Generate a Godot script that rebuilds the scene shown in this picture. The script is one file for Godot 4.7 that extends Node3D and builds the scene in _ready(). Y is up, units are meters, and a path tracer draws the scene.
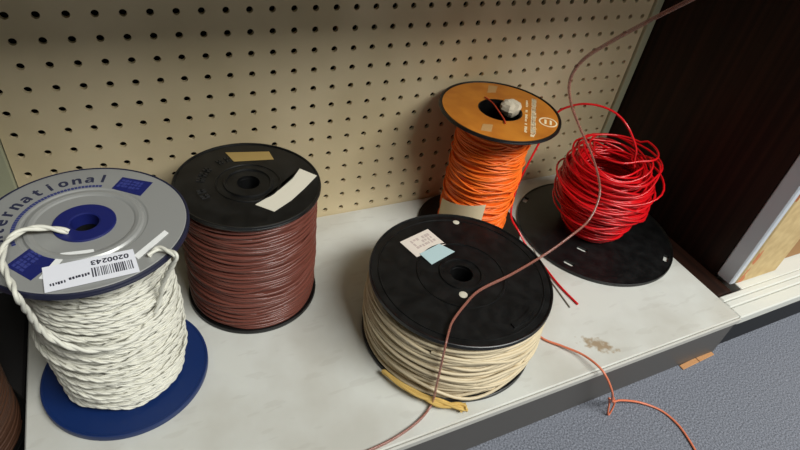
extends Node3D
# A pegboard store display shelf with spools of electrical wire.  Shelf top is y = 0, pegboard face is z = 0.

const SHELF_FRONT := 0.382
const FLOOR_Y := -0.08

# ---------------------------------------------------------------- mesh builder
class MB:
	var v := PackedVector3Array()
	var n := PackedVector3Array()
	var uv := PackedVector2Array()
	var ix := PackedInt32Array()

	func vert(p: Vector3, nn: Vector3, t := Vector2.ZERO) -> int:
		v.append(p); n.append(nn); uv.append(t)
		return v.size() - 1

	func tri(a: int, b: int, c: int) -> void:
		var k := (v[b] - v[a]).cross(v[c] - v[a])
		if k.dot(n[a] + n[b] + n[c]) > 0.0:
			ix.append(a); ix.append(c); ix.append(b)
		else:
			ix.append(a); ix.append(b); ix.append(c)

	func quad(a: int, b: int, c: int, d: int) -> void:
		tri(a, b, c); tri(a, c, d)

	# flat convex polygon whose normal points away from "centre"
	func face(pts: Array, centre: Vector3) -> void:
		var nn: Vector3 = (pts[1] - pts[0]).cross(pts[2] - pts[0]).normalized()
		if nn.dot(pts[0] - centre) < 0.0:
			nn = -nn
		var ids := []
		for p in pts:
			var t := Vector2(p.x, p.z)
			if absf(nn.x) > 0.7: t = Vector2(p.z, -p.y)
			elif absf(nn.z) > 0.7: t = Vector2(p.x, -p.y)
			ids.append(vert(p, nn, t))
		for i in range(1, ids.size() - 1):
			tri(ids[0], ids[i], ids[i + 1])

	# box from lo to hi with chamfered edges
	func box(lo: Vector3, hi: Vector3, b := 0.001) -> void:
		var c := (lo + hi) * 0.5
		var h := (hi - lo) * 0.5
		var P := func(sx: int, sy: int, sz: int, axis: int) -> Vector3:
			var q := Vector3(sx * (h.x - b), sy * (h.y - b), sz * (h.z - b))
			if axis == 0: q.x = sx * h.x
			elif axis == 1: q.y = sy * h.y
			else: q.z = sz * h.z
			return c + q
		for s in [-1, 1]:
			face([P.call(s, -1, -1, 0), P.call(s, 1, -1, 0), P.call(s, 1, 1, 0), P.call(s, -1, 1, 0)], c)
			face([P.call(-1, s, -1, 1), P.call(1, s, -1, 1), P.call(1, s, 1, 1), P.call(-1, s, 1, 1)], c)
			face([P.call(-1, -1, s, 2), P.call(1, -1, s, 2), P.call(1, 1, s, 2), P.call(-1, 1, s, 2)], c)
			for t in [-1, 1]:
				face([P.call(s, t, -1, 0), P.call(s, t, 1, 0), P.call(s, t, 1, 1), P.call(s, t, -1, 1)], c)
				face([P.call(s, -1, t, 0), P.call(s, 1, t, 0), P.call(s, 1, t, 2), P.call(s, -1, t, 2)], c)
				face([P.call(-1, s, t, 1), P.call(1, s, t, 1), P.call(1, s, t, 2), P.call(-1, s, t, 2)], c)
				for u in [-1, 1]:
					face([P.call(s, t, u, 0), P.call(s, t, u, 1), P.call(s, t, u, 2)], c)

	# turned profile of (radius, height); walk it so that the outside is on the right of an upward step
	func lathe(prof: Array, segs := 96, at := Vector3.ZERO) -> void:
		for k in prof.size() - 1:
			var a: Vector2 = prof[k]
			var b: Vector2 = prof[k + 1]
			var d := (b - a).normalized()
			var nr := Vector2(d.y, -d.x)
			var base := v.size()
			for i in segs + 1:
				var t := TAU * i / segs
				var e := Vector3(cos(t), 0, sin(t))
				var nn := (e * nr.x + Vector3(0, nr.y, 0)).normalized()
				vert(at + e * a.x + Vector3(0, a.y, 0), nn, Vector2(a.x * cos(t), a.x * sin(t)))
				vert(at + e * b.x + Vector3(0, b.y, 0), nn, Vector2(b.x * cos(t), b.x * sin(t)))
			for i in segs:
				var q := base + i * 2
				if a.x > 1e-5: tri(q, q + 1, q + 2)
				if b.x > 1e-5: tri(q + 1, q + 3, q + 2)

	# round plate with oblong slots cut through it: each slot is [r0, r1, a0, a1]
	func plate(r0: float, r1: float, y0: float, y1: float, slots: Array, segs := 96) -> void:
		var rs := [r0, r1]
		var an := []
		for i in segs: an.append(TAU * i / segs)
		for s in slots:
			rs.append(s[0]); rs.append(s[1])
			an.append(fposmod(s[2], TAU)); an.append(fposmod(s[3], TAU))
		rs.sort(); an.sort(); an.append(an[0] + TAU)
		var open := func(i: int, j: int) -> bool:
			if i < 0 or i >= rs.size() - 1: return false
			var jj := posmod(j, an.size() - 1)
			var rm: float = (rs[i] + rs[i + 1]) * 0.5
			var am: float = (an[jj] + an[jj + 1]) * 0.5
			for s in slots:
				if rm > s[0] and rm < s[1] and fposmod(am - s[2], TAU) < s[3] - s[2]: return true
			return false
		for i in rs.size() - 1:
			if rs[i + 1] - rs[i] < 1e-5: continue
			for j in an.size() - 1:
				if an[j + 1] - an[j] < 1e-6: continue
				var c := []
				for q in [[i, j], [i + 1, j], [i + 1, j + 1], [i, j + 1]]:
					c.append(Vector3(rs[q[0]] * cos(an[q[1]]), 0, rs[q[0]] * sin(an[q[1]])))
				if open.call(i, j):
					var mid: Vector3 = (c[0] + c[2]) * 0.5
					var nb := [[i, j - 1, 0, 3 - 2], [i + 1, j, 1, 2], [i, j + 1, 2, 3], [i - 1, j, 3, 0]]
					for w in nb:
						if open.call(w[0], w[1]): continue
						var a: Vector3 = c[w[2]]
						var b: Vector3 = c[w[3]]
						var nn := (mid - (a + b) * 0.5).normalized()
						quad(vert(a + Vector3(0, y0, 0), nn), vert(b + Vector3(0, y0, 0), nn), vert(b + Vector3(0, y1, 0), nn), vert(a + Vector3(0, y1, 0), nn))
					continue
				for yy in [[y1, Vector3.UP], [y0, Vector3.DOWN]]:
					var id := []
					for p in c: id.append(vert(p + Vector3(0, yy[0], 0), yy[1], Vector2(p.x, p.z)))
					quad(id[0], id[1], id[2], id[3])

	# round wire through the points
	func tube(pts: PackedVector3Array, r: float, sides := 6) -> void:
		var m := pts.size()
		var up := Vector3.UP
		var base := v.size()
		var t0 := (pts[1] - pts[0]).normalized()
		if absf(t0.dot(up)) > 0.9: up = Vector3.RIGHT
		var nn := (up - t0 * up.dot(t0)).normalized()
		for i in m:
			var t := (pts[mini(i + 1, m - 1)] - pts[maxi(i - 1, 0)]).normalized()
			nn = (nn - t * nn.dot(t)).normalized()
			var bb := t.cross(nn)
			for k in sides:
				var a := TAU * k / sides
				var d := nn * cos(a) + bb * sin(a)
				vert(pts[i] + d * r, d, Vector2(float(k) / sides, i * 0.1))
		for i in m - 1:
			for k in sides:
				var a := base + i * sides + k
				var b := base + i * sides + (k + 1) % sides
				quad(a, b, b + sides, a + sides)
		for e in [0, m - 1]:
			var t := (pts[0] - pts[1]).normalized() if e == 0 else (pts[m - 1] - pts[m - 2]).normalized()
			var c := vert(pts[e], t)
			var ids := []
			for k in sides: ids.append(vert(v[base + e * sides + k], t))
			for k in sides: tri(c, ids[k], ids[(k + 1) % sides])

	# thin flat sheet: outline of (x, z) points lying at height y
	func sheet(o: Array, y: float, th := 0.0003) -> void:
		var c := Vector3.ZERO
		for p in o: c += Vector3(p.x, y + th * 0.5, p.y) / o.size()
		var top := []
		var bot := []
		for p in o:
			top.append(Vector3(p.x, y + th, p.y)); bot.append(Vector3(p.x, y, p.y))
		face(top, c); face(bot, c)
		for i in o.size():
			var j := (i + 1) % o.size()
			face([top[i], top[j], bot[j], bot[i]], c)

	func add_mesh(m: Mesh, xf: Transform3D) -> void:
		for s in m.get_surface_count():
			var arr := m.surface_get_arrays(s)
			var base := v.size()
			var vs: PackedVector3Array = arr[Mesh.ARRAY_VERTEX]
			var ns: PackedVector3Array = arr[Mesh.ARRAY_NORMAL]
			for i in vs.size(): vert(xf * vs[i], (xf.basis * ns[i]).normalized())
			var ii = arr[Mesh.ARRAY_INDEX]
			if ii == null or ii.size() == 0:
				for i in vs.size(): ix.append(base + i)
			else:
				for i in ii: ix.append(base + i)

	func mesh() -> ArrayMesh:
		var arr := []
		arr.resize(Mesh.ARRAY_MAX)
		arr[Mesh.ARRAY_VERTEX] = v
		arr[Mesh.ARRAY_NORMAL] = n
		arr[Mesh.ARRAY_TEX_UV] = uv
		arr[Mesh.ARRAY_INDEX] = ix
		var am := ArrayMesh.new()
		am.add_surface_from_arrays(Mesh.PRIMITIVE_TRIANGLES, arr)
		return am

# ---------------------------------------------------------------- scene helpers
var used := {}
func numbered(called: String) -> String:
	if not used.has(called):
		used[called] = 0
		return called
	used[called] += 1
	return "%s_%03d" % [called, used[called]]

func thing(called: String, label: String, category: String, at := Vector3.ZERO, group := "") -> Node3D:
	var o := Node3D.new()
	o.name = numbered(called)
	add_child(o)
	o.position = at
	return tag(o, label, category, group)

func tag(o: Node3D, label: String, category: String, group := "") -> Node3D:
	o.set_meta("label", label)
	o.set_meta("category", category)
	if group != "": o.set_meta("group", group)
	return o

func obj(called: String, mb: MB, m: Material, parent: Node = self, label := "") -> MeshInstance3D:
	var o := MeshInstance3D.new()
	o.name = numbered(called) if parent == self else called
	o.mesh = mb.mesh()
	o.material_override = m
	o.cast_shadow = GeometryInstance3D.SHADOW_CASTING_SETTING_ON
	parent.add_child(o, true)
	if label != "": o.set_meta("label", label)
	return o

func struct(called: String, mb: MB, m: Material, label: String) -> MeshInstance3D:
	var o := obj(called, mb, m)
	o.set_meta("kind", "structure")
	o.set_meta("label", label)
	o.set_meta("category", called.split("_")[0])
	return o

func mat(c: Color, rough := 0.6, metal := 0.0, spec := 0.5) -> StandardMaterial3D:
	var m := StandardMaterial3D.new()
	m.albedo_color = c
	m.roughness = rough
	m.metallic = metal
	m.metallic_specular = spec
	return m

func noise(seed_: int, freq: float, oct := 4) -> FastNoiseLite:
	var f := FastNoiseLite.new()
	f.seed = seed_
	f.noise_type = FastNoiseLite.TYPE_SIMPLEX_SMOOTH
	f.frequency = freq
	f.fractal_octaves = oct
	return f

# colour image mixed between stops by noise
func noise_image(w: int, h: int, f: FastNoiseLite, a: Color, b: Color, contrast := 1.4) -> Image:
	var g := f.get_seamless_image(w, h)
	var im := Image.create(w, h, false, Image.FORMAT_RGB8)
	for y in h:
		for x in w:
			var k := clampf((g.get_pixel(x, y).r - 0.5) * contrast + 0.5, 0, 1)
			im.set_pixel(x, y, a.lerp(b, k))
	return im

func with_tex(m: StandardMaterial3D, im: Image, scale := Vector3.ONE, world := false) -> StandardMaterial3D:
	im.generate_mipmaps()
	m.albedo_color = Color.WHITE
	m.albedo_texture = ImageTexture.create_from_image(im)
	m.uv1_scale = scale
	if world:
		m.uv1_triplanar = true
		m.uv1_world_triplanar = true
	return m

func with_bump(m: StandardMaterial3D, f: FastNoiseLite, strength: float, size := 256) -> void:
	var im := f.get_seamless_image(size, size)
	im.convert(Image.FORMAT_RGBA8)
	im.bump_map_to_normal_map(strength)
	m.normal_enabled = true
	m.normal_texture = ImageTexture.create_from_image(im)

func smooth(pts: Array, per := 10) -> PackedVector3Array:
	var o := PackedVector3Array()
	var m := pts.size()
	for i in m - 1:
		var a: Vector3 = pts[maxi(i - 1, 0)]
		var b: Vector3 = pts[i]
		var c: Vector3 = pts[i + 1]
		var d: Vector3 = pts[mini(i + 2, m - 1)]
		for k in per:
			o.append(b.cubic_interpolate(c, a, d, float(k) / per))
	o.append(pts[m - 1])
	return o

func V(a: Array) -> Array:
	var o := []
	for p in a: o.append(Vector3(p[0], p[1], p[2]))
	return o

func P2(a: Array) -> Array:
	var o := []
	for p in a: o.append(Vector2(p[0], p[1]))
	return o

# winding wire: passes is a list of [y from, y to, turns, radius, bulge]
func winding(passes: Array, seed_: int, jr: float, jy: float, per := 40, cap_lo := -1.0, cap_hi := 9.0) -> PackedVector3Array:
	var f := noise(seed_, 0.35, 2)
	var g := noise(seed_ + 7, 0.35, 2)
	var o := PackedVector3Array()
	var t := 0.0
	for p in passes:
		var steps := int(p[2] * per)
		for i in steps:
			var k := float(i) / steps
			var a := TAU * t
			var y: float = lerpf(p[0], p[1], k) + jy * f.get_noise_2d(t * 2.6, 3.0 + cos(a) * 1.5)
			y = clampf(y, cap_lo, cap_hi)
			var r: float = p[3] + p[4] * sin(PI * k) + jr * g.get_noise_2d(t * 2.2 + 40.0, cos(a) * 2.0)
			o.append(Vector3(r * cos(a), y, r * sin(a)))
			t += 1.0 / per
	return o

# two strands twisted round a centre path
func twisted(mb: MB, pts: PackedVector3Array, r: float, off: float, pitch: float) -> void:
	for s in 2:
		var q := PackedVector3Array()
		var nn := Vector3.UP
		var dist := 0.0
		for i in pts.size():
			var t := (pts[mini(i + 1, pts.size() - 1)] - pts[maxi(i - 1, 0)]).normalized()
			nn = (nn - t * nn.dot(t)).normalized()
			var bb := t.cross(nn)
			if i > 0: dist += pts[i].distance_to(pts[i - 1])
			var a := TAU * dist / pitch + PI * s
			q.append(pts[i] + (nn * cos(a) + bb * sin(a)) * off)
		mb.tube(q, r, 7)

# flat lettering lying on a disc: each glyph stands on a circle of radius r, tops outwards
var font: SystemFont
func glyph(ch: String, height: float, depth := 0.0004) -> TextMesh:
	var t := TextMesh.new()
	t.font = font
	t.text = ch
	t.font_size = 32
	t.pixel_size = height / 23.0
	t.depth = depth
	t.curve_step = 1.0
	return t

func arc_text(mb: MB, text: String, r: float, y: float, height: float, a_mid: float, a_step: float, widen := 1.0) -> void:
	for i in text.length():
		var a := deg_to_rad(a_mid + (i - (text.length() - 1) * 0.5) * a_step)
		var out := Vector3(cos(a), 0, sin(a))
		var right := out.cross(Vector3.UP)
		var t := glyph(text[i], height)
		mb.add_mesh(t, Transform3D(Basis(right * widen, out, Vector3.UP), out * r + Vector3(0, y, 0)))

func line_text(mb: MB, text: String, at: Vector3, right: Vector3, up: Vector3, height: float) -> void:
	mb.add_mesh(glyph(text, height, 0.0003), Transform3D(Basis(right, up, right.cross(up)), at))

# ---------------------------------------------------------------- spool flange
func flange(r: float, y: float, th: float, hole: float, slots := [], hub_ring := 0.0, rim := 0.0012) -> MB:
	var mb := MB.new()
	var b := minf(0.0012, th * 0.3)
	mb.plate(hole, r - b, y, y + th, slots)
	mb.lathe([Vector2(r - b, y), Vector2(r, y + b), Vector2(r, y + th - b), Vector2(r - b, y + th)])
	if rim > 0.0:   # raised bead along the rim
		mb.lathe([Vector2(r - 0.0001, y + th - b), Vector2(r - 0.0004, y + th + rim * 0.7), Vector2(r - 0.0012, y + th + rim), Vector2(r - 0.0026, y + th + rim * 0.7), Vector2(r - 0.0032, y + th - 0.0002)])
	mb.lathe([Vector2(hole, y + th), Vector2(hole, y)], 48)
	if hub_ring > 0.0:
		mb.lathe([Vector2(hub_ring + 0.0035, y + th), Vector2(hub_ring + 0.0028, y + th + 0.0018), Vector2(hub_ring, y + th + 0.0018), Vector2(hub_ring - 0.0008, y + th)], 64)
	return mb

func pipe(r0: float, r1: float, y0: float, y1: float) -> MB:   # hollow hub core
	var mb := MB.new()
	mb.lathe([Vector2(r1, y0), Vector2(r1, y1)], 48)
	mb.lathe([Vector2(r0, y1), Vector2(r0, y0)], 48)
	mb.lathe([Vector2(r1, y1), Vector2(r0, y1)], 48)
	mb.lathe([Vector2(r0, y0), Vector2(r1, y0)], 48)
	return mb

func strokes(mb: MB, at: Vector2, right: Vector2, down: Vector2, cols: int, rows: int, w: float, h: float, y: float, seed_: int) -> void:
	# illegible small print: short bars of uneven length
	var rng := RandomNumberGenerator.new()
	rng.seed = seed_
	for rr in rows:
		for c in cols:
			if rng.randf() < 0.12: continue
			var p := at + right * (c + 0.1) * w + down * (rr + 0.1) * h
			var ww := w * rng.randf_range(0.5, 0.85)
			var hh := h * rng.randf_range(0.5, 0.85)
			mb.sheet([p, p + right * ww, p + right * ww + down * hh, p + down * hh], y, 0.0002)

# ================================================================= the scene
func _ready() -> void:
	# ---- camera
	var cam := Camera3D.new()
	cam.name = "camera"
	cam.fov = 43.896
	cam.near = 0.01
	cam.keep_aspect = Camera3D.KEEP_HEIGHT
	cam.transform = Transform3D(Basis(Vector3(0.899189, 0.130154, 0.417755), Vector3(0.178916, 0.761908, -0.622483), Vector3(-0.399309, 0.634473, 0.661813)), Vector3(0.08969, 0.54635, 0.62329))
	add_child(cam)
	cam.current = true
	# ---- environment
	var we := WorldEnvironment.new()
	we.name = "environment"
	var env := Environment.new()
	env.background_mode = Environment.BG_COLOR
	env.background_color = Color(0.5, 0.5, 0.5)
	env.background_energy_multiplier = 0.3
	env.tonemap_mode = Environment.TONE_MAPPER_LINEAR
	env.tonemap_exposure = 1.0
	env.sdfgi_enabled = true
	env.ssao_enabled = true
	env.ssil_enabled = true
	we.environment = env
	add_child(we)
	# ---- the ceiling lamp that lights the aisle
	var al := AreaLight3D.new()
	al.name = "ceiling_lamp_light"
	al.area_size = Vector2(2.2, 0.9)
	al.light_energy = 13.4
	al.light_color = Color(0.99, 1.0, 0.985)
	al.area_range = 12.0
	al.area_attenuation = 2.0
	al.shadow_enabled = true
	add_child(al)
	al.position = Vector3(1.35, 2.28, 1.9)
	al.rotation_degrees = Vector3(-90, 0, 0)

	font = SystemFont.new()
	font.font_names = PackedStringArray(["Droid Sans"])
	font.font_weight = 700

	build_room()
	build_shelf()
	build_neighbours()
	white_spool()
	brown_spool()
	cream_spool()
	orange_spool()
	red_spool()
	loose_wires()

# ---------------------------------------------------------------- room shell
func build_room() -> void:
	var carpet := mat(Color.WHITE, 0.95, 0.0, 0.2)
	var fine := noise(11, 0.16, 4)
	var im := noise_image(512, 512, fine, Color(0.36, 0.37, 0.40), Color(0.55, 0.56, 0.60), 1.3)
	with_tex(carpet, im, Vector3(4, 4, 4), true)
	with_bump(carpet, noise(12, 0.25, 3), 1.6)
	var mb := MB.new()
	mb.box(Vector3(-2.6, FLOOR_Y - 0.1, -1.0), Vector3(3.6, FLOOR_Y, 3.2), 0.002)
	struct("floor", mb, carpet, "grey-blue looped carpet of the shop floor")
	var wallm := mat(Color(0.35, 0.34, 0.325), 0.9)
	mb = MB.new()
	mb.box(Vector3(-2.6, 2.35, -1.0), Vector3(3.6, 2.45, 3.2), 0.002)
	struct("ceiling", mb, mat(Color(0.55, 0.55, 0.53), 0.95), "off-white shop ceiling above the aisle")
	var walls := {"back": [Vector3(-2.6, FLOOR_Y, -1.1), Vector3(3.6, 2.35, -1.0)], "front": [Vector3(-2.6, FLOOR_Y, 3.2), Vector3(3.6, 2.35, 3.3)],
		"left": [Vector3(-2.7, FLOOR_Y, -1.0), Vector3(-2.6, 2.35, 3.2)], "right": [Vector3(3.6, FLOOR_Y, -1.0), Vector3(3.7, 2.35, 3.2)]}
	for k in walls:
		mb = MB.new()
		mb.box(walls[k][0], walls[k][1], 0.002)
		struct("wall_" + k, mb, wallm, "plain cream shop wall on the %s side of the aisle" % k)
	# ceiling light fitting above the aisle
	var t := thing("ceiling_light", "long white ceiling light panel above the shop aisle", "ceiling light", Vector3(1.35, 2.35, 1.9))
	mb = MB.new()
	for s in [-1, 1]:
		mb.box(Vector3(-1.15, -0.05, s * 0.475 - 0.025), Vector3(1.15, 0, s * 0.475 + 0.025), 0.003)
		mb.box(Vector3(s * 1.125 - 0.025, -0.05, -0.45), Vector3(s * 1.125 + 0.025, 0, 0.45), 0.003)
	obj("frame", mb, mat(Color(0.85, 0.85, 0.85), 0.5), t)
	mb = MB.new()
	mb.box(Vector3(-1.1, -0.04, -0.45), Vector3(1.1, -0.02, 0.45), 0.002)
	var gl := mat(Color(0.95, 0.95, 0.93), 0.5)
	gl.emission_enabled = true
	gl.emission = Color(1.0, 0.97, 0.92)
	gl.emission_energy_multiplier = 1.0
	obj("diffuser", mb, gl, t)

# ---------------------------------------------------------------- display shelf
func build_shelf() -> void:
	var t := thing("display_shelf", "white shop shelf with a beige pegboard back, holding the wire spools", "shelf")
	# pegboard: one-inch grid of round holes through a 5 mm board
	var peg := mat(Color.WHITE, 0.55, 0.0, 0.4)
	with_tex(peg, noise_image(256, 256, noise(21, 0.012, 4), Color(0.79, 0.72, 0.575), Color(0.86, 0.79, 0.65), 1.3), Vector3(1.6, 1.6, 1.6), true)
	var mb := MB.new()
	var g := 0.0254
	var hr := 0.0038
	for i in range(-1, 34):
		for j in range(-6, 13):
			var c := Vector3(i * g, 0.3155 - j * g, 0)
			var ring := []
			var sq := []
			for k in 16:
				var a := TAU * k / 16
				var d := Vector3(cos(a), sin(a), 0)
				ring.append(c + d * hr)
				sq.append(c + d * (g * 0.5) / maxf(absf(d.x), absf(d.y)))
			for k in 16:
				var q := (k + 1) % 16
				var F := Vector3(0, 0, 1)
				mb.quad(mb.vert(ring[k], F), mb.vert(ring[q], F), mb.vert(sq[q], F), mb.vert(sq[k], F))
				var off := Vector3(0, 0, -0.005)
				var na: Vector3 = (c - ring[k]).normalized()
				var nb: Vector3 = (c - ring[q]).normalized()
				mb.quad(mb.vert(ring[k], na), mb.vert(ring[q], nb), mb.vert(ring[q] + off, nb), mb.vert(ring[k] + off, na))
	obj("pegboard", mb, peg, t, "beige pegboard with a square grid of round holes")
	mb = MB.new()
	mb.box(Vector3(-0.038, 0.4807, -0.005), Vector3(0.851, 0.95, 0.0), 0.0005)
	obj("upper_back_panel", mb, peg, t)
	mb = MB.new()
	mb.box(Vector3(-0.07, -0.06, -0.03), Vector3(0.866, 0.95, -0.02), 0.001)
	obj("backing", mb, mat(Color(0.16, 0.12, 0.08), 0.9), t)
	# uprights
	var post := mat(Color(0.64, 0.64, 0.53), 0.5)
	for x in [[-0.066, -0.039], [0.8515, 0.8665]]:
		mb = MB.new()
		mb.box(Vector3(x[0], FLOOR_Y, -0.02), Vector3(x[1], 0.95, 0.006), 0.0015)
		obj("upright", mb, post, t)
	# upper shelf with a lip, out of the picture
	mb = MB.new()
	mb.box(Vector3(-0.06, 0.64, 0.001), Vector3(0.84, 0.655, 0.40), 0.002)
	mb.box(Vector3(-0.06, 0.635, 0.40), Vector3(0.84, 0.656, 0.406), 0.002)
	obj("upper_shelf", mb, mat(Color(0.80, 0.80, 0.76), 0.5), t)
	# deck, painted white and scuffed
	var W := 0.8855
	var deckm := mat(Color.WHITE, 0.42, 0.0, 0.5)
	var f := noise(31, 0.006, 5)
	var f2 := noise(32, 0.03, 4)
	var f3 := noise(33, 0.09, 3)
	var im := Image.create(1024, 448, false, Image.FORMAT_RGB8)
	for y in 448:
		for x in 1024:
			var k := f.get_noise_2d(x, y)
			var c := Color(0.80, 0.80, 0.775).lerp(Color(0.74, 0.73, 0.695), clampf(k * 1.2 + 0.35, 0, 1))
			var s := f2.get_noise_2d(x * 0.35, y * 1.4)
			if s > 0.34: c = c.lerp(Color(0.55, 0.52, 0.47), clampf((s - 0.34) * 1.0, 0, 0.09))
			# rusty scuff in front of the red spool
			var wx := -0.058 + W * x / 1024.0
			var wz := 0.382 * y / 448.0
			var dx := (wx - 0.5835) * 0.80 + (wz - 0.347) * 0.6
			var dz := -(wx - 0.5835) * 0.6 + (wz - 0.347) * 0.80
			var d := Vector2(dx / 0.024, dz / 0.0115).length() + f3.get_noise_2d(x, y) * 0.7
			if d < 1.0: c = c.lerp(Color(0.47, 0.34, 0.19), clampf((1.0 - d) * 0.9, 0, 0.55))
			im.set_pixel(x, y, c)
	with_tex(deckm, im, Vector3(1.0 / W, 1.0 / 0.382, 1))
	deckm.uv1_offset = Vector3(0.058 / W, 0, 0)
	mb = MB.new()
	mb.box(Vector3(-0.058, -0.018, 0.0004), Vector3(0.8275, 0.0, SHELF_FRONT - 0.004), 0.0015)
	obj("deck", mb, deckm, t, "white painted shelf deck with brown scuff")
	mb = MB.new()
	mb.box(Vector3(-0.058, -0.011, SHELF_FRONT - 0.0038), Vector3(0.8275, -0.0002, SHELF_FRONT), 0.0016)
	obj("front_lip", mb, mat(Color(0.74, 0.73, 0.70), 0.4), t)
	mb = MB.new()
	mb.box(Vector3(-0.056, FLOOR_Y, SHELF_FRONT - 0.013), Vector3(0.8255, -0.0115, SHELF_FRONT - 0.003), 0.001)
	obj("kick_plate", mb, mat(Color(0.33, 0.32, 0.31), 0.45), t, "grey kick plate under the deck")

# ---------------------------------------------------------------- what stands left and right of the shelf
func build_neighbours() -> void:
	var t := thing("end_panel", "dark brown wooden panel standing upright past the right end of the shelf", "panel", Vector3(0.868, 0, 0))
	var wood := mat(Color.WHITE, 0.5, 0.0, 0.3)
	var f := noise(41, 0.05, 4)
	var im := Image.create(256, 256, false, Image.FORMAT_RGB8)
	for y in 256:
		for x in 256:
			im.set_pixel(x, y, Color(0.10, 0.055, 0.04).lerp(Color(0.17, 0.095, 0.065), clampf(f.get_noise_2d(x * 1.5, y * 0.08) + 0.5, 0, 1)))
	with_tex(wood, im, Vector3(4, 1.2, 1))
	var mb := MB.new()
	mb.box(Vector3(0, -0.008, -0.02), Vector3(0.014, 0.95, 0.300), 0.001)
	obj("board", mb, wood, t)
	mb = MB.new()
	mb.box(Vector3(-0.0385, -0.075, 0.008), Vector3(-0.0005, -0.004, 0.334), 0.002)
	obj("bottom_rail", mb, wood, t)
	mb = MB.new()
	mb.box(Vector3(-0.001, -0.0005, 0.3005), Vector3(0.012, 0.95, 0.326), 0.002)
	obj("edge_trim", mb, mat(Color(0.78, 0.80, 0.83), 0.4), t, "pale grey vertical edge strip")

	# the neighbouring shelf to the right
	t = thing("low_shelf", "low white ridged shelf edge beyond the right end of the wire shelf", "shelf", Vector3(0.831, 0, 0))
	var white := mat(Color(0.82, 0.82, 0.79), 0.45)
	mb = MB.new()
	mb.box(Vector3(0.053, -0.020, 0.0075), Vector3(0.9, -0.0025, 0.337), 0.001)
	obj("deck", mb, white, t)
	for r in [[0.3375, 0.3475, -0.0015], [0.348, 0.3590, -0.002], [0.3595, 0.379, -0.003]]:
		mb = MB.new()
		mb.box(Vector3(0.0, -0.0200, r[0]), Vector3(0.9, r[2], r[1]), 0.0018)
		obj("edge_ridge", mb, white, t)
	mb = MB.new()
	mb.box(Vector3(0.0, FLOOR_Y, 0.355), Vector3(0.9, -0.0205, 0.372), 0.001)
	obj("kick_plate", mb, mat(Color(0.055, 0.06, 0.07), 0.5), t, "black kick plate")

	mb = MB.new()   # its own upper shelf, out of the picture
	mb.box(Vector3(0.053, 0.64, 0.001), Vector3(0.9, 0.655, 0.44), 0.002)
	obj("upper_shelf", mb, white, t)

	# cardboard boxes standing on it
	var card := mat(Color.WHITE, 0.8)
	var fn := noise(43, 0.035, 3)
	var fb := noise(44, 0.05, 2)
	im = Image.create(128, 256, false, Image.FORMAT_RGB8)
	for y in 256:
		for x in 128:
			var c := Color(0.82, 0.72, 0.52).lerp(Color(0.76, 0.65, 0.46), clampf(fn.get_noise_2d(x, y) + 0.5, 0, 1))
			for b in [[0.30, 0.33, 0.16, 0.035], [0.05, 0.98, 0.06, 0.10], [0.07, 0.78, 0.05, 0.05]]:
				var q := Vector2((x / 128.0 - b[0]) / b[2], (y / 256.0 - b[1]) / b[3]).length() + fb.get_noise_2d(x * 2, y) * 0.8
				if q < 1.0: c = c.lerp(Color(0.76, 0.38, 0.22), 0.7)
			im.set_pixel(x, y, c)
	with_tex(card, im, Vector3(10, 4, 1))
	var kraft := mat(Color(0.62, 0.46, 0.29), 0.8)
	var specs := [["tan cardboard box with orange-red print beside the dark panel", Vector3(0.881, -0.001, 0.188), Vector3(0.097, 0.34, 0.139)],
		["plain brown cardboard box behind the tan printed box, at the right edge", Vector3(0.984, -0.001, 0.17), Vector3(0.13, 0.30, 0.142)]]
	for s in specs:
		var b := thing("cardboard_box", s[0], "box", s[1], "cardboard boxes on the low shelf")
		mb = MB.new()
		mb.box(Vector3(0, 0.0, 0), s[2], 0.002)
		obj("carton", mb, card if s == specs[0] else kraft, b)
		mb = MB.new()   # top flaps meeting in the middle
		mb.box(Vector3(0.001, s[2].y, 0.001), Vector3(s[2].x - 0.001, s[2].y + 0.003, s[2].z * 0.5 - 0.001), 0.001)
		mb.box(Vector3(0.001, s[2].y, s[2].z * 0.5 + 0.001), Vector3(s[2].x - 0.001, s[2].y + 0.003, s[2].z - 0.001), 0.001)
		obj("flaps", mb, card if s == specs[0] else kraft, b)

	# strip of tan wood lying by the kick plate
	mb = MB.new()
	mb.box(Vector3(-0.037, 0, -0.004), Vector3(-0.001, 0.002, 0.004), 0.0006)
	mb.box(Vector3(0.0, 0, -0.004), Vector3(0.034, 0.0022, 0.004), 0.0006)
	var st := obj("wood_strip", mb, mat(Color(0.72, 0.52, 0.34), 0.7))
	tag(st, "short tan strip lying on the carpet against the kick plate", "strip")
	st.position = Vector3(0.787, FLOOR_Y, 0.382)
	st.rotation.y = 0.05

	# darkness left of the shelf: a low dark plinth carrying one more spool of brown wire
	t = thing("dark_plinth", "low dark base beside the left end of the white shelf", "plinth")
	mb = MB.new()
	mb.box(Vector3(-0.50, FLOOR_Y, 0.0), Vector3(-0.068, -0.03, 0.36), 0.002)
	obj("body", mb, mat(Color(0.10, 0.09, 0.09), 0.7), t)
	t = thing("wire_spool", "shaded brown wire spool cut off by the left edge, beyond the white shelf end", "wire spool", Vector3(-0.140, -0.03, 0.205))
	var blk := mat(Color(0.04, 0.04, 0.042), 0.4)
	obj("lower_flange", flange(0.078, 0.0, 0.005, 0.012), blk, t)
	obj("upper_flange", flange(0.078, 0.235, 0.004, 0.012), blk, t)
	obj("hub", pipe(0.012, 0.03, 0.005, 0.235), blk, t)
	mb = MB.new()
	mb.lathe([Vector2(0.030, 0.006), Vector2(0.0695, 0.006), Vector2(0.0725, 0.232), Vector2(0.030, 0.232)], 48)
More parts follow.
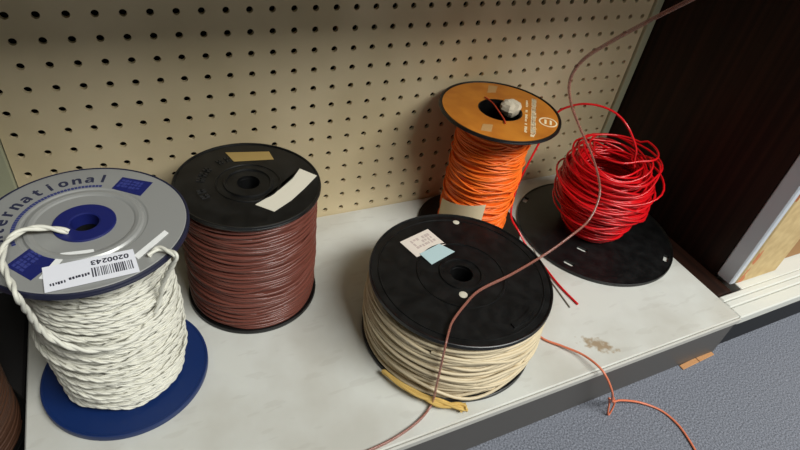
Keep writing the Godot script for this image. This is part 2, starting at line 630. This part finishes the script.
	mb.tube(winding([[0.008, 0.23, 52, 0.0715, 0.002]], 71, 0.001, 0.003, 40, 0.0072, 0.232), 0.0021)
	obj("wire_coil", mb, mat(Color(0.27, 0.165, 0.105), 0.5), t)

# ---------------------------------------------------------------- white wire, silver top flange, blue base
func white_spool() -> void:
	var t := thing("wire_spool", "tall spool of white twisted wire with a silver lettered top and a blue base", "wire spool", Vector3(0.0385, 0, 0.1950), "wire spools")
	var silver := mat(Color(0.68, 0.68, 0.67), 0.40, 0.4)
	var navy := mat(Color(0.06, 0.16, 0.36), 0.4)
	var blue := mat(Color(0.09, 0.12, 0.38), 0.45)
	var wirem := mat(Color(0.86, 0.85, 0.80), 0.5)
	var H := 0.2105
	obj("base_flange", flange(0.0825, 0.0, 0.007, 0.010, [], 0.0, 0.0008), navy, t, "dark blue round base")
	# top flange: stepped silver plate with a navy edge
	obj("rim", flange(0.0838, H - 0.006, 0.0045, 0.078, [], 0.0, 0.0016), mat(Color(0.12, 0.13, 0.22), 0.4), t, "dark blue rim")
	var mb := MB.new()
	mb.lathe([Vector2(0.0240, H - 0.0035), Vector2(0.0815, H - 0.0035)])
	mb.lathe([Vector2(0.0815, H - 0.0035), Vector2(0.0815, H - 0.0005), Vector2(0.0805, H), Vector2(0.0500, H), Vector2(0.0485, H - 0.0008), Vector2(0.0465, H - 0.0008), Vector2(0.0450, H + 0.0010), Vector2(0.0425, H + 0.0014), Vector2(0.0400, H + 0.0008), Vector2(0.0385, H), Vector2(0.0290, H), Vector2(0.0240, H)])
	obj("top_flange", mb, silver, t, "silver stepped metal disc")
	mb = MB.new()
	mb.lathe([Vector2(0.0245, H), Vector2(0.0245, H + 0.0012), Vector2(0.0238, H + 0.0016), Vector2(0.0125, H + 0.0016), Vector2(0.0112, H + 0.001), Vector2(0.0108, H - 0.01)])
	obj("hub_ring", mb, blue, t, "blue ring round the hub hole")
	obj("hub", pipe(0.0112, 0.028, 0.007, H - 0.0036), mat(Color(0.03, 0.03, 0.035), 0.6), t)
	# print on the flange
	mb = MB.new()
	arc_text(mb, "International", 0.0640, H + 0.0002, 0.0105, -134.0, 10.0, 1.1)
	obj("lettering", mb, mat(Color(0.17, 0.18, 0.27), 0.5), t, "dark arched lettering")
	mb = MB.new()
	for i in 40:   # thin blue band of small print under the lettering
		var a0 := deg_to_rad(-196.0 + i * 3.1)
		var a1 := a0 + deg_to_rad(2.5)
		mb.sheet([Vector2(cos(a0), sin(a0)) * 0.0515, Vector2(cos(a1), sin(a1)) * 0.0515, Vector2(cos(a1), sin(a1)) * 0.0545, Vector2(cos(a0), sin(a0)) * 0.0545], H + 0.0001, 0.0002)
	obj("print_band", mb, mat(Color(0.20, 0.23, 0.45), 0.5), t)
	var blocks := [P2([[0.0238, -0.0445], [0.0342, -0.0602], [0.0591, -0.0450], [0.0463, -0.0268]]), P2([[-0.0556, 0.0374], [-0.0373, 0.0186], [-0.0190, 0.0389], [-0.0387, 0.0590]])]
	for b in blocks:
		mb = MB.new()
		mb.sheet(b, H + 0.0001, 0.0003)
		var p := obj("print_block", mb, blue, t)
		mb = MB.new()
		var r: Vector2 = (b[2] - b[1]).normalized()
		var d: Vector2 = (b[0] - b[1]).normalized()
		if b[0].x < 0: r = (b[1] - b[0]).normalized(); d = (b[3] - b[0]).normalized()
		var o: Vector2 = b[1] if b[0].x > 0 else b[0]
		strokes(mb, o + r * 0.002 + d * 0.003, r, d, 6, 3, 0.0035, 0.0042, H + 0.0004, 5)
		obj("small_print", mb, mat(Color(0.20, 0.23, 0.50), 0.6), p)
	# white tag stuck across the front of the flange
	var tagm := mat(Color.WHITE, 0.55)
	var im := Image.create(512, 192, false, Image.FORMAT_RGB8)
	im.fill(Color(0.93, 0.93, 0.96))
	var rng := RandomNumberGenerator.new()
	rng.seed = 3
	var x := 255
	while x < 480:
		var w := rng.randi_range(3, 9)
		im.fill_rect(Rect2i(x, 84, w, 72), Color(0.20, 0.20, 0.25))
		x += w + rng.randi_range(3, 9)
	with_tex(tagm, im)
	var c := P2([[-0.0312, 0.0482], [0.0335, 0.0454], [0.0360, 0.0735], [-0.0292, 0.0763]])
	mb = MB.new()
	var y := H + 0.0014
	var ids := []
	for q in [[0, 0, 0], [1, 1, 0], [2, 1, 1], [3, 0, 1]]: ids.append(mb.vert(Vector3(c[q[0]].x, y, c[q[0]].y), Vector3.UP, Vector2(q[1], q[2])))
	mb.quad(ids[0], ids[1], ids[2], ids[3])
	mb.sheet(c, y - 0.0004, 0.0003)
	var lab := obj("price_tag", mb, tagm, t, "white tag with a barcode")
	mb = MB.new()
	var rx := Vector3(-0.999, 0, 0.043)
	var uz := rx.cross(Vector3.UP) * -1.0
	line_text(mb, "0200243", Vector3(0.0160, y + 0.0001, 0.0528), rx, uz, 0.0052)
	strokes(mb, Vector2(0.0010, 0.0630), Vector2(-0.99, 0.14), Vector2(0.14, 0.99), 7, 1, 0.0021, 0.0040, y, 14)   # illegible handwriting
	strokes(mb, Vector2(-0.0155, 0.0665), Vector2(-0.99, 0.14), Vector2(0.14, 0.99), 6, 1, 0.0019, 0.0036, y, 15)
	obj("writing", mb, mat(Color(0.16, 0.16, 0.22), 0.7), lab)
	var white := mat(Color(0.93, 0.93, 0.92), 0.7)
	mb = MB.new()
	mb.sheet(P2([[0.0335, 0.0524], [0.0601, 0.0276], [0.0627, 0.0321], [0.0362, 0.0577]]), H + 0.0002, 0.0004)
	obj("tape_strip", mb, white, t)
	mb = MB.new()
	mb.sheet(P2([[-0.0335, 0.0586], [-0.0185, 0.0340], [-0.0145, 0.0374], [-0.0285, 0.0614]]), H + 0.0002, 0.0004)
	mb.sheet(P2([[-0.0185, 0.0340], [0.0049, 0.0362], [0.0054, 0.0400], [-0.0145, 0.0374]]), H + 0.0003, 0.0004)
	obj("tape_strip", mb, white, t)
	# the wire: two strands twisted together
	mb = MB.new()
	mb.lathe([Vector2(0.028, 0.0075), Vector2(0.050, 0.0075), Vector2(0.0535, 0.03), Vector2(0.0545, 0.10), Vector2(0.0505, 0.202), Vector2(0.028, 0.202)], 64)
	twisted(mb, winding([[0.0102, 0.2022, 60, 0.0530, 0.0040], [0.2015, 0.0105, 41, 0.0553, 0.0060], [0.015, 0.17, 10.3, 0.0578, 0.0065]], 81, 0.003, 0.011, 90, 0.0098, 0.2022), 0.00115, 0.0009, 0.026)
	obj("wire_coil", mb, wirem, t, "white twisted pair wound on the spool")
	# loose end that leaves the hub hole, loops out over the rim and dives into the coil
	mb = MB.new()
	var o := Vector3(0.0385, 0, 0.1950)
	var pts := V([[0.0262, 0.2125, 0.2060], [0.0230, 0.2147, 0.2055], [0.0129, 0.2180, 0.2033], [-0.0003, 0.2210, 0.2043], [-0.0107, 0.2220, 0.2125], [-0.0163, 0.2210, 0.2253], [-0.0153, 0.2195, 0.2445], [-0.0106, 0.2180, 0.2607], [-0.0072, 0.2140, 0.2727], [-0.0073, 0.1835, 0.2626], [-0.0045, 0.1531, 0.2573], [0.0095, 0.1352, 0.2610], [0.0266, 0.1283, 0.2650], [0.0497, 0.1267, 0.2640], [0.0700, 0.1290, 0.2520]])
	for i in pts.size(): pts[i] -= o
	twisted(mb, smooth(pts, 14), 0.0018, 0.0011, 0.034)
	obj("loose_end", mb, wirem, t)
	mb = MB.new()   # the other end, tucked under the tag and over the rim at the right
	twisted(mb, smooth(V([[0.0440, 0.2125, 0.0580], [0.0520, 0.2150, 0.0540], [0.0600, 0.2150, 0.0600], [0.0640, 0.2120, 0.0655], [0.0560, 0.1900, 0.0585], [0.0500, 0.1700, 0.0510], [0.0460, 0.1500, 0.0470], [0.0400, 0.1350, 0.0490]]), 12), 0.0016, 0.001, 0.03)
	obj("loose_end", mb, wirem, t)

# ---------------------------------------------------------------- brown wire, black flanges
func brown_spool() -> void:
	var t := thing("wire_spool", "spool of dark brown wire with black flanges, between the white spool and the pegboard", "wire spool", Vector3(0.1945, 0, 0.1122), "wire spools")
	var blk := black_plastic(51)
	var H := 0.167
	obj("lower_flange", flange(0.0795, 0.0, 0.004, 0.012), blk, t)
	var mb := flange(0.0803, H - 0.0045, 0.004, 0.0125, [], 0.0240, 0.0016)
	mb.lathe([Vector2(0.036, H - 0.0005), Vector2(0.0355, H + 0.0004), Vector2(0.034, H + 0.0004), Vector2(0.0335, H - 0.0005)], 64)
	obj("upper_flange", mb, blk, t)
	obj("hub", pipe(0.0120, 0.030, 0.004, H - 0.0045), blk, t)
	mb = MB.new()
	for k in 9:   # worn raised characters, no longer readable
		var am := deg_to_rad(-196.0 + k * 11.5)
		for q in [[-0.035, 0.0465, 0.0555, 0.022], [0.040, 0.0465, 0.0555, 0.022], [0.0, 0.0500, 0.0518, 0.06]]:
			if (k * 5 + int(q[3] * 100)) % 4 == 0: continue
			var b0: float = am + q[0] - q[3]
			var b1: float = am + q[0] + q[3]
			mb.sheet([Vector2(cos(b0), sin(b0)) * q[1], Vector2(cos(b1), sin(b1)) * q[1], Vector2(cos(b1), sin(b1)) * q[2], Vector2(cos(b0), sin(b0)) * q[2]], H - 0.0006, 0.0009)
	obj("raised_lettering", mb, mat(Color(0.13, 0.13, 0.13), 0.45), t, "worn raised lettering on black plastic")
	mb = MB.new()
	mb.sheet(P2([[-0.0119, -0.0640], [0.0376, -0.0545], [0.0386, -0.0371], [-0.0065, -0.0435]]), H - 0.0004, 0.0004)
	obj("masking_tape", mb, mat(Color(0.66, 0.55, 0.32), 0.8), t, "tan strip of masking tape")
	mb = MB.new()
	mb.sheet(P2([[-0.0025, 0.0413], [0.0120, 0.0335], [0.0290, 0.0225], [0.0490, 0.0055], [0.0624, -0.0112], [0.0771, 0.0071], [0.0560, 0.0270], [0.0360, 0.0440], [0.0133, 0.0579]]), H - 0.0004, 0.0005)
	obj("paper_label", mb, mat(Color(0.86, 0.83, 0.76), 0.8), t, "blank white paper label")
	mb = MB.new()
	mb.lathe([Vector2(0.03, 0.0045), Vector2(0.0735, 0.0045), Vector2(0.0735, H - 0.005), Vector2(0.03, H - 0.005)], 64)
	mb.tube(winding([[0.0062, H - 0.0065, 47, 0.0738, 0.0006], [H - 0.008, 0.008, 21, 0.0748, 0.001]], 91, 0.0012, 0.006, 56, 0.0060, H - 0.0063), 0.0018)
	obj("wire_coil", mb, mat(Color(0.43, 0.24, 0.20), 0.30), t, "brown insulated wire wound on the spool")

func black_plastic(seed_: int) -> StandardMaterial3D:
	var m := mat(Color.WHITE, 0.36, 0.0, 0.5)
	with_tex(m, noise_image(256, 256, noise(seed_, 0.03, 4), Color(0.035, 0.035, 0.037), Color(0.10, 0.10, 0.10), 1.2), Vector3(6, 6, 6))
	return m

# ---------------------------------------------------------------- cream wire, wide black flanges
func cream_spool() -> void:
	var t := thing("wire_spool", "low wide spool of cream wire with a black top bearing two stickers", "wire spool", Vector3(0.4048, 0, 0.2565), "wire spools")
	var blk := black_plastic(52)
	var H := 0.099
	obj("lower_flange", flange(0.1085, 0.0, 0.004, 0.012), blk, t)
	var mb := flange(0.1085, H - 0.0045, 0.004, 0.0135, [[0.0305, 0.0375, 1.93, 2.13], [0.0915, 0.0965, -1.17, -1.08]], 0.0235, 0.0018)
	mb.lathe([Vector2(0.0535, H - 0.0006), Vector2(0.053, H + 0.0006), Vector2(0.051, H + 0.0006), Vector2(0.0505, H - 0.0006)], 80)
	mb.lathe([Vector2(0.0985, H - 0.0006), Vector2(0.098, H + 0.0005), Vector2(0.097, H + 0.0005), Vector2(0.0965, H - 0.0006)], 96)
	# short raised rib near the front rim
	for k in 8:
		var a0 := 0.98 + k * 0.055
		var a1 := a0 + 0.0545
		mb.sheet([Vector2(cos(a0), sin(a0)) * 0.0865, Vector2(cos(a1), sin(a1)) * 0.0865, Vector2(cos(a1), sin(a1)) * 0.0925, Vector2(cos(a0), sin(a0)) * 0.0925], H - 0.0006, 0.0020)
	obj("upper_flange", mb, blk, t)
	obj("hub", pipe(0.0130, 0.029, 0.004, H - 0.0045), blk, t)
	var dot := mat(Color(0.80, 0.77, 0.70), 0.6)
	for q in [[2.03, 0.0340, 0.0050], [-1.125, 0.0940, 0.0042]]:   # pale plugs in the two flange holes
		mb = MB.new()
		mb.lathe([Vector2(q[2], -0.001), Vector2(q[2], 0.0002), Vector2(q[2] * 0.7, 0.0007), Vector2(0, 0.0009)], 20, Vector3(cos(q[0]) * q[1], H - 0.0005, sin(q[0]) * q[1]))
		obj("plug", mb, dot, t, "pale plug in a flange hole")
	mb = MB.new()
	mb.sheet(P2([[-0.0476, -0.0702], [-0.0027, -0.0824], [0.0061, -0.0504], [-0.0393, -0.0400]]), H, 0.0004)
	var st := obj("sticker", mb, mat(Color(0.88, 0.83, 0.78), 0.7), t, "pinkish white paper sticker")
	mb = MB.new()
	strokes(mb, Vector2(-0.036, -0.068), Vector2(0.965, -0.262), Vector2(0.262, 0.965), 7, 3, 0.0045, 0.006, H + 0.0004, 9)
	obj("faded_print", mb, mat(Color(0.76, 0.69, 0.66), 0.8), st)
	mb = MB.new()
	mb.sheet(P2([[-0.0338, -0.0436], [-0.0019, -0.0526], [0.0099, -0.0342], [-0.0282, -0.0226]]), H + 0.0007, 0.0004)
	obj("sticker", mb, mat(Color(0.70, 0.79, 0.80), 0.7), t, "pale blue paper sticker")
	mb = MB.new()
	mb.lathe([Vector2(0.029, 0.0045), Vector2(0.1015, 0.0045), Vector2(0.1025, 0.05), Vector2(0.1005, H - 0.005), Vector2(0.029, H - 0.005)], 64)
	mb.tube(winding([[0.0068, H - 0.007, 25, 0.1025, 0.0015], [H - 0.009, 0.009, 14, 0.1045, 0.002], [0.012, 0.08, 4.4, 0.1075, 0.001]], 101, 0.0028, 0.016, 72, 0.0066, H - 0.0068), 0.0020)
	obj("wire_coil", mb, mat(Color(0.82, 0.755, 0.63), 0.5), t, "cream insulated wire wound on the spool")
	# yellowed bundle of wire ends taped along the foot of the coil
	mb = MB.new()
	var rng := RandomNumberGenerator.new()
	rng.seed = 17
	var o := Vector3(0.4048, 0, 0.2565)
	for s in 7:
		var pts := []
		for p in V([[0.2985, 0.0100, 0.2960], [0.3085, 0.0110, 0.3178], [0.3240, 0.0095, 0.3384], [0.3405, 0.0090, 0.3545], [0.3585, 0.0065, 0.3645], [0.3650, 0.0055, 0.3680]]):
			var k := pts.size() / 5.0
			pts.append(p - o + Vector3(rng.randf_range(-1, 1), rng.randf_range(-0.7, 1), rng.randf_range(-1, 1)) * (0.0016 + 0.0034 * k * k))
		mb.tube(smooth(pts, 8), 0.0019, 7)
	obj("taped_ends", mb, mat(Color(0.80, 0.66, 0.36), 0.7), t, "yellowed bundle of wire ends")

# ---------------------------------------------------------------- orange wire, labelled top
func orange_spool() -> void:
	var t := thing("wire_spool", "tall spool of orange wire with an orange-labelled top, standing against the pegboard", "wire spool", Vector3(0.539, 0, 0.0855), "wire spools")
	var blk := mat(Color(0.04, 0.038, 0.036), 0.4)
	var H := 0.206
	obj("lower_flange", flange(0.0815, 0.0, 0.004, 0.012), blk, t)
	obj("upper_flange", flange(0.0834, H - 0.0045, 0.0035, 0.0290, [], 0.0, 0.0014), blk, t)
	obj("hub", pipe(0.0285, 0.0325, 0.004, H - 0.0045), blk, t)
	var mb := MB.new()   # ring-shaped paper label
	mb.lathe([Vector2(0.0790, H - 0.0011), Vector2(0.0790, H - 0.0006), Vector2(0.0305, H - 0.0006), Vector2(0.0305, H - 0.0011)])
	var lm := mat(Color.WHITE, 0.5)
	with_tex(lm, noise_image(128, 128, noise(61, 0.02, 3), Color(0.70, 0.41, 0.11), Color(0.78, 0.49, 0.15), 1.2), Vector3(8, 8, 8))
	var lab := obj("paper_label", mb, lm, t, "orange ring-shaped paper label")
	var y := H - 0.0006
	var cream := mat(Color(0.90, 0.84, 0.70), 0.6)
	# bar of white lettering running front to back at the right, and a thinner line beside it
	mb = MB.new()
	var dir := Vector2(-0.595, 0.804)
	var side := Vector2(0.804, 0.595)
	strokes(mb, Vector2(0.0655, -0.0195), dir, side, 36, 1, 0.0031, 0.0092, y, 21)
	strokes(mb, Vector2(0.0668, -0.0185), dir, side, 28, 2, 0.0038, 0.0030, y, 27)
	strokes(mb, Vector2(0.0540, -0.0165), dir, side, 22, 1, 0.0043, 0.0042, y, 22)
	obj("lettering", mb, cream, lab, "rows of white lettering")
	# round emblem: ring with two upright bars
	mb = MB.new()
	var lc := Vector3(0.0478, y, 0.0445)
	mb.lathe([Vector2(0.0125, 0), Vector2(0.0125, 0.0003), Vector2(0.0105, 0.0003), Vector2(0.0105, 0)], 40, lc)
	for s in [-1, 1]:
		var q: Vector2 = Vector2(lc.x, lc.z) + dir.rotated(PI / 2) * 0.0035 * s
		mb.sheet([q + dir * 0.006 + side * 0.0014, q - dir * 0.006 + side * 0.0014, q - dir * 0.006 - side * 0.0014, q + dir * 0.006 - side * 0.0014], y, 0.0003)
	obj("emblem", mb, cream, lab, "round white emblem")
	var pale := mat(Color(0.72, 0.55, 0.34), 0.7)
	for q in [P2([[-0.0457, 0.0287], [-0.0328, 0.0334], [-0.0451, 0.0488], [-0.0569, 0.0423]]), P2([[0.0230, -0.0671], [0.0358, -0.0625], [0.0214, -0.0448], [0.0083, -0.0470]])]:
		mb = MB.new()
		mb.sheet(q, y, 0.0002)
		obj("sticker", mb, pale, lab, "small faded square")
	mb = MB.new()
	mb.lathe([Vector2(0.0325, 0.0045), Vector2(0.0505, 0.0045), Vector2(0.0480, 0.06), Vector2(0.0480, H - 0.006), Vector2(0.0325, H - 0.006)], 64)
	mb.tube(winding([[0.006, H - 0.008, 70, 0.0490, 0.001], [H - 0.008, 0.008, 11, 0.0504, 0.001], [0.02, 0.19, 4.6, 0.0516, 0.001], [0.19, 0.03, 3.3, 0.0524, 0.001]], 111, 0.0016, 0.009, 48, 0.006, H - 0.0075), 0.00135)
	obj("wire_coil", mb, mat(Color(0.98, 0.46, 0.13), 0.42), t, "orange insulated wire wound on the spool")
	# paper tag wrapped round the foot of the coil
	mb = MB.new()
	var a0 := 1.98
	var a1 := 3.30
	var n := 24
	for i in n:
		var b0 := lerpf(a0, a1, float(i) / n)
		var b1 := lerpf(a0, a1, float(i + 1) / n)
		var e0 := Vector3(cos(b0), 0, sin(b0))
		var e1 := Vector3(cos(b1), 0, sin(b1))
		var y0 := Vector3(0, lerpf(0.086, 0.060, float(i) / n), 0)
		var y1 := Vector3(0, lerpf(0.086, 0.060, (i + 1.0) / n), 0)
		var dn := Vector3(0, -0.034, 0)
		for rr in [0.0560, 0.0556]:
			var s := 1.0 if rr > 0.0558 else -1.0
			mb.quad(mb.vert(e0 * rr + y0 + dn, e0 * s), mb.vert(e1 * rr + y1 + dn, e1 * s), mb.vert(e1 * rr + y1, e1 * s), mb.vert(e0 * rr + y0, e0 * s))
	obj("paper_tag", mb, mat(Color(0.92, 0.86, 0.72), 0.8), t, "cream paper tag round the foot of the coil")
	# strand crossing the hub hole
	mb = MB.new()
	mb.tube(smooth(V([[-0.004, H + 0.001, -0.034], [-0.003, H + 0.0012, -0.015], [-0.0075, H + 0.001, 0.008], [-0.012, H + 0.0012, 0.026], [-0.016, H + 0.0008, 0.036]])), 0.0011)
	obj("strand", mb, mat(Color(0.72, 0.22, 0.10), 0.4), t)
	# wad of white paper stuffed in the hub
	mb = MB.new()
	var f := noise(62, 0.9, 3)
	var pts := []
	for i in 9:
		for j in 17:
			var th := PI * i / 8.0
			var ph := TAU * j / 16.0
			var d := Vector3(sin(th) * cos(ph), cos(th), sin(th) * sin(ph))
			pts.append(d * (0.0150 + 0.0035 * f.get_noise_3d(d.x * 1.6, d.y * 1.6, d.z * 1.6)) * Vector3(1.0, 0.75, 1.0))
	for i in 8:
		for j in 16:
			mb.face([pts[i * 17 + j], pts[(i + 1) * 17 + j], pts[(i + 1) * 17 + j + 1]], Vector3.ZERO)
			if i > 0: mb.face([pts[i * 17 + j], pts[(i + 1) * 17 + j + 1], pts[i * 17 + j + 1]], Vector3.ZERO)
	var wad := obj("paper_wad", mb, mat(Color(0.82, 0.77, 0.68), 0.8))
	tag(wad, "crumpled white paper wad stuffed in the hub of the orange-topped spool", "paper wad")
	wad.position = Vector3(0.539 + 0.0205, H - 0.003, 0.0855 - 0.0045)

# ---------------------------------------------------------------- red wire heaped on a bare black flange
func red_spool() -> void:
	var c := Vector3(0.7377, 0, 0.1558)
	var t := thing("wire_spool", "loose tangle of red wire heaped on a wide black disc without a top", "wire spool", c, "wire spools")
	var blk := black_plastic(53)
	var slots := []
	for q in [[0.110, 2.62], [0.117, 0.94], [0.064, 2.56], [0.121, -2.18], [0.114, -0.65]]:
		slots.append([q[0] - 0.004, q[0] + 0.004, q[1] - 0.008 / q[0], q[1] + 0.008 / q[0]])
	obj("base_flange", flange(0.1270, 0.0, 0.004, 0.012, slots, 0.0, 0.0012), blk, t, "wide black disc with slots")
	var mb := pipe(0.012, 0.020, 0.004, 0.060)
	obj("hub", mb, blk, t)
	var redm := mat(Color(0.82, 0.07, 0.10), 0.25)
	# loose loops of uneven radius, height and tilt
	var fr := noise(121, 0.3, 2)
	var fy := noise(122, 0.3, 2)
	var fx := noise(123, 0.22, 1)
	var pts := PackedVector3Array()
	var per := 44
	var passes := [[0.0, 0.85, 40, -0.001, 0.10], [0.85, 0.03, 27, 0.002, 0.25], [0.03, 1.0, 28, 0.005, 0.45], [1.0, 0.7, 14, -0.004, 0.5], [0.7, 1.08, 12, 0.002, 0.7], [1.08, 0.35, 9, 0.0065, 0.85], [0.35, 1.0, 6, 0.008, 1.0]]
	var tt := 0.0
	for p in passes:
		for i in int(p[2] * per):
			var k: float = i / float(p[2] * per)
			var up := lerpf(p[0], p[1], k)
			var a := TAU * tt
			var loose: float = p[4] * (0.5 + 0.8 * up)
			var y := lerpf(0.008, 0.128, up)
			var r: float = 0.0430 + 0.0195 * smoothstep(0.0, 0.6, up) - 0.020 * smoothstep(0.78, 1.05, up) + p[3] + 0.016 * loose * fr.get_noise_2d(tt * 2.2, cos(a) * 1.2)
			y += 0.026 * loose * fy.get_noise_2d(tt * 1.7, 9.0) + sin(a + fx.get_noise_1d(tt * 2.0) * 6.0) * 0.011 * loose
			y = maxf(y, 0.0062)
			pts.append(Vector3(-0.0050 + r * cos(a) - 0.008 * up, y, -0.0070 + r * sin(a)))
			tt += 1.0 / per
	# then the end arcs off the heap, past the orange spool's top, down to the shelf
	var last := pts[pts.size() - 1] + c
	var tail := [last]
	for p in V([[0.7250, 0.1450, 0.1830], [0.7182, 0.1620, 0.1823], [0.7142, 0.1779, 0.1797], [0.7028, 0.2009, 0.1647], [0.6943, 0.2127, 0.1451], [0.6813, 0.2164, 0.1266], [0.6655, 0.2138, 0.1100], [0.6531, 0.2050, 0.0970], [0.6417, 0.1921, 0.0880], [0.6330, 0.1730, 0.0880], [0.6240, 0.1518, 0.0910], [0.6075, 0.1223, 0.0993], [0.5925, 0.0948, 0.1078], [0.5802, 0.0686, 0.1196], [0.5740, 0.0479, 0.1341], [0.5829, 0.0300, 0.1499], [0.5899, 0.0120, 0.1778], [0.5993, 0.0040, 0.2000], [0.5992, 0.0021, 0.2443], [0.6024, 0.0018, 0.2814]]): tail.append(p)
	var sm := smooth(tail, 12)
	mb = MB.new()
	mb.tube(pts, 0.0016, 7)
	obj("wire_coil", mb, redm, t, "glossy red wire in loose loops")
	mb = MB.new()
	for i in sm.size(): sm[i] -= c
	mb.tube(sm, 0.0016, 7)
	obj("loose_end", mb, redm, t, "red wire end arching over to the shelf")

# ---------------------------------------------------------------- loose lengths of wire
func loose_wires() -> void:
	var mb := MB.new()
	var cordm := mat(Color(0.66, 0.42, 0.36, 0.5), 0.25)
	cordm.transparency = BaseMaterial3D.TRANSPARENCY_ALPHA
	twisted(mb, smooth(V([[0.2100, 0.0015, 0.3760], [0.2577, 0.0015, 0.3740], [0.2865, 0.0015, 0.3700], [0.3139, 0.0020, 0.3620], [0.3340, 0.0060, 0.3510], [0.3354, 0.0352, 0.3480], [0.3350, 0.0743, 0.3460], [0.3362, 0.0980, 0.3430], [0.3463, 0.1030, 0.3305], [0.3572, 0.1035, 0.3197], [0.3811, 0.1030, 0.3040], [0.4089, 0.1030, 0.2901], [0.4592, 0.1040, 0.2804], [0.5174, 0.1075, 0.2665], [0.5525, 0.1230, 0.2620], [0.5907, 0.1318, 0.2496], [0.6106, 0.1521, 0.2349], [0.6138, 0.1704, 0.2213], [0.5976, 0.2029, 0.2090], [0.5767, 0.2353, 0.1938], [0.5573, 0.2659, 0.1844], [0.5506, 0.2920, 0.1773], [0.5543, 0.3182, 0.1823], [0.5649, 0.3425, 0.1973], [0.5748, 0.3759, 0.2257], [0.5759, 0.4117, 0.2629], [0.5811, 0.4453, 0.2941], [0.5815, 0.4925, 0.3205], [0.5800, 0.5600, 0.3350], [0.5740, 0.6395, 0.3450]]), 10), 0.00125, 0.0012, 5.0)
	tag(obj("loose_wire", mb, cordm), "thin brown wire dangling from above across the black-topped cream spool", "wire")
	mb = MB.new()
	mb.tube(smooth(V([[0.5000, 0.0015, 0.1900], [0.5180, 0.0015, 0.2422], [0.5140, 0.0015, 0.2887], [0.5160, 0.0020, 0.3139], [0.5321, 0.0040, 0.3345], [0.5467, 0.0070, 0.3559], [0.5520, 0.0100, 0.3784], [0.5560, 0.0040, 0.3935], [0.5663, -0.0180, 0.4045], [0.5770, -0.0400, 0.4040], [0.5900, -0.0560, 0.4010], [0.6102, -0.0660, 0.3990], [0.6421, -0.0760, 0.4074], [0.6636, -0.0782, 0.4266], [0.6702, -0.0782, 0.4496], [0.6676, -0.0782, 0.4729], [0.6600, -0.0782, 0.5000]])), 0.0015, 7)
	# small hanging knot with two short ends
	mb.tube(smooth(V([[0.5840, -0.0470, 0.4050], [0.5782, -0.0440, 0.3990], [0.5840, -0.0560, 0.3998], [0.5862, -0.0740, 0.4045], [0.5900, -0.0780, 0.4053], [0.5957, -0.0640, 0.4009], [0.5900, -0.0500, 0.3984], [0.5810, -0.0420, 0.4030]])), 0.0013, 6)
	tag(obj("loose_wire", mb, mat(Color(0.84, 0.47, 0.34), 0.35)), "coppery orange wire trailing off the shelf front onto the carpet", "wire")
	mb = MB.new()
	mb.tube(smooth(V([[0.6000, 0.0120, 0.1720], [0.5990, 0.0060, 0.1860], [0.5950, 0.0015, 0.2100], [0.5930, 0.0011, 0.2336], [0.5879, 0.0011, 0.2819]])), 0.0010, 6)
	tag(obj("loose_wire", mb, mat(Color(0.45, 0.43, 0.40), 0.4)), "short thin grey wire end lying on the shelf beside the red wire end", "wire")
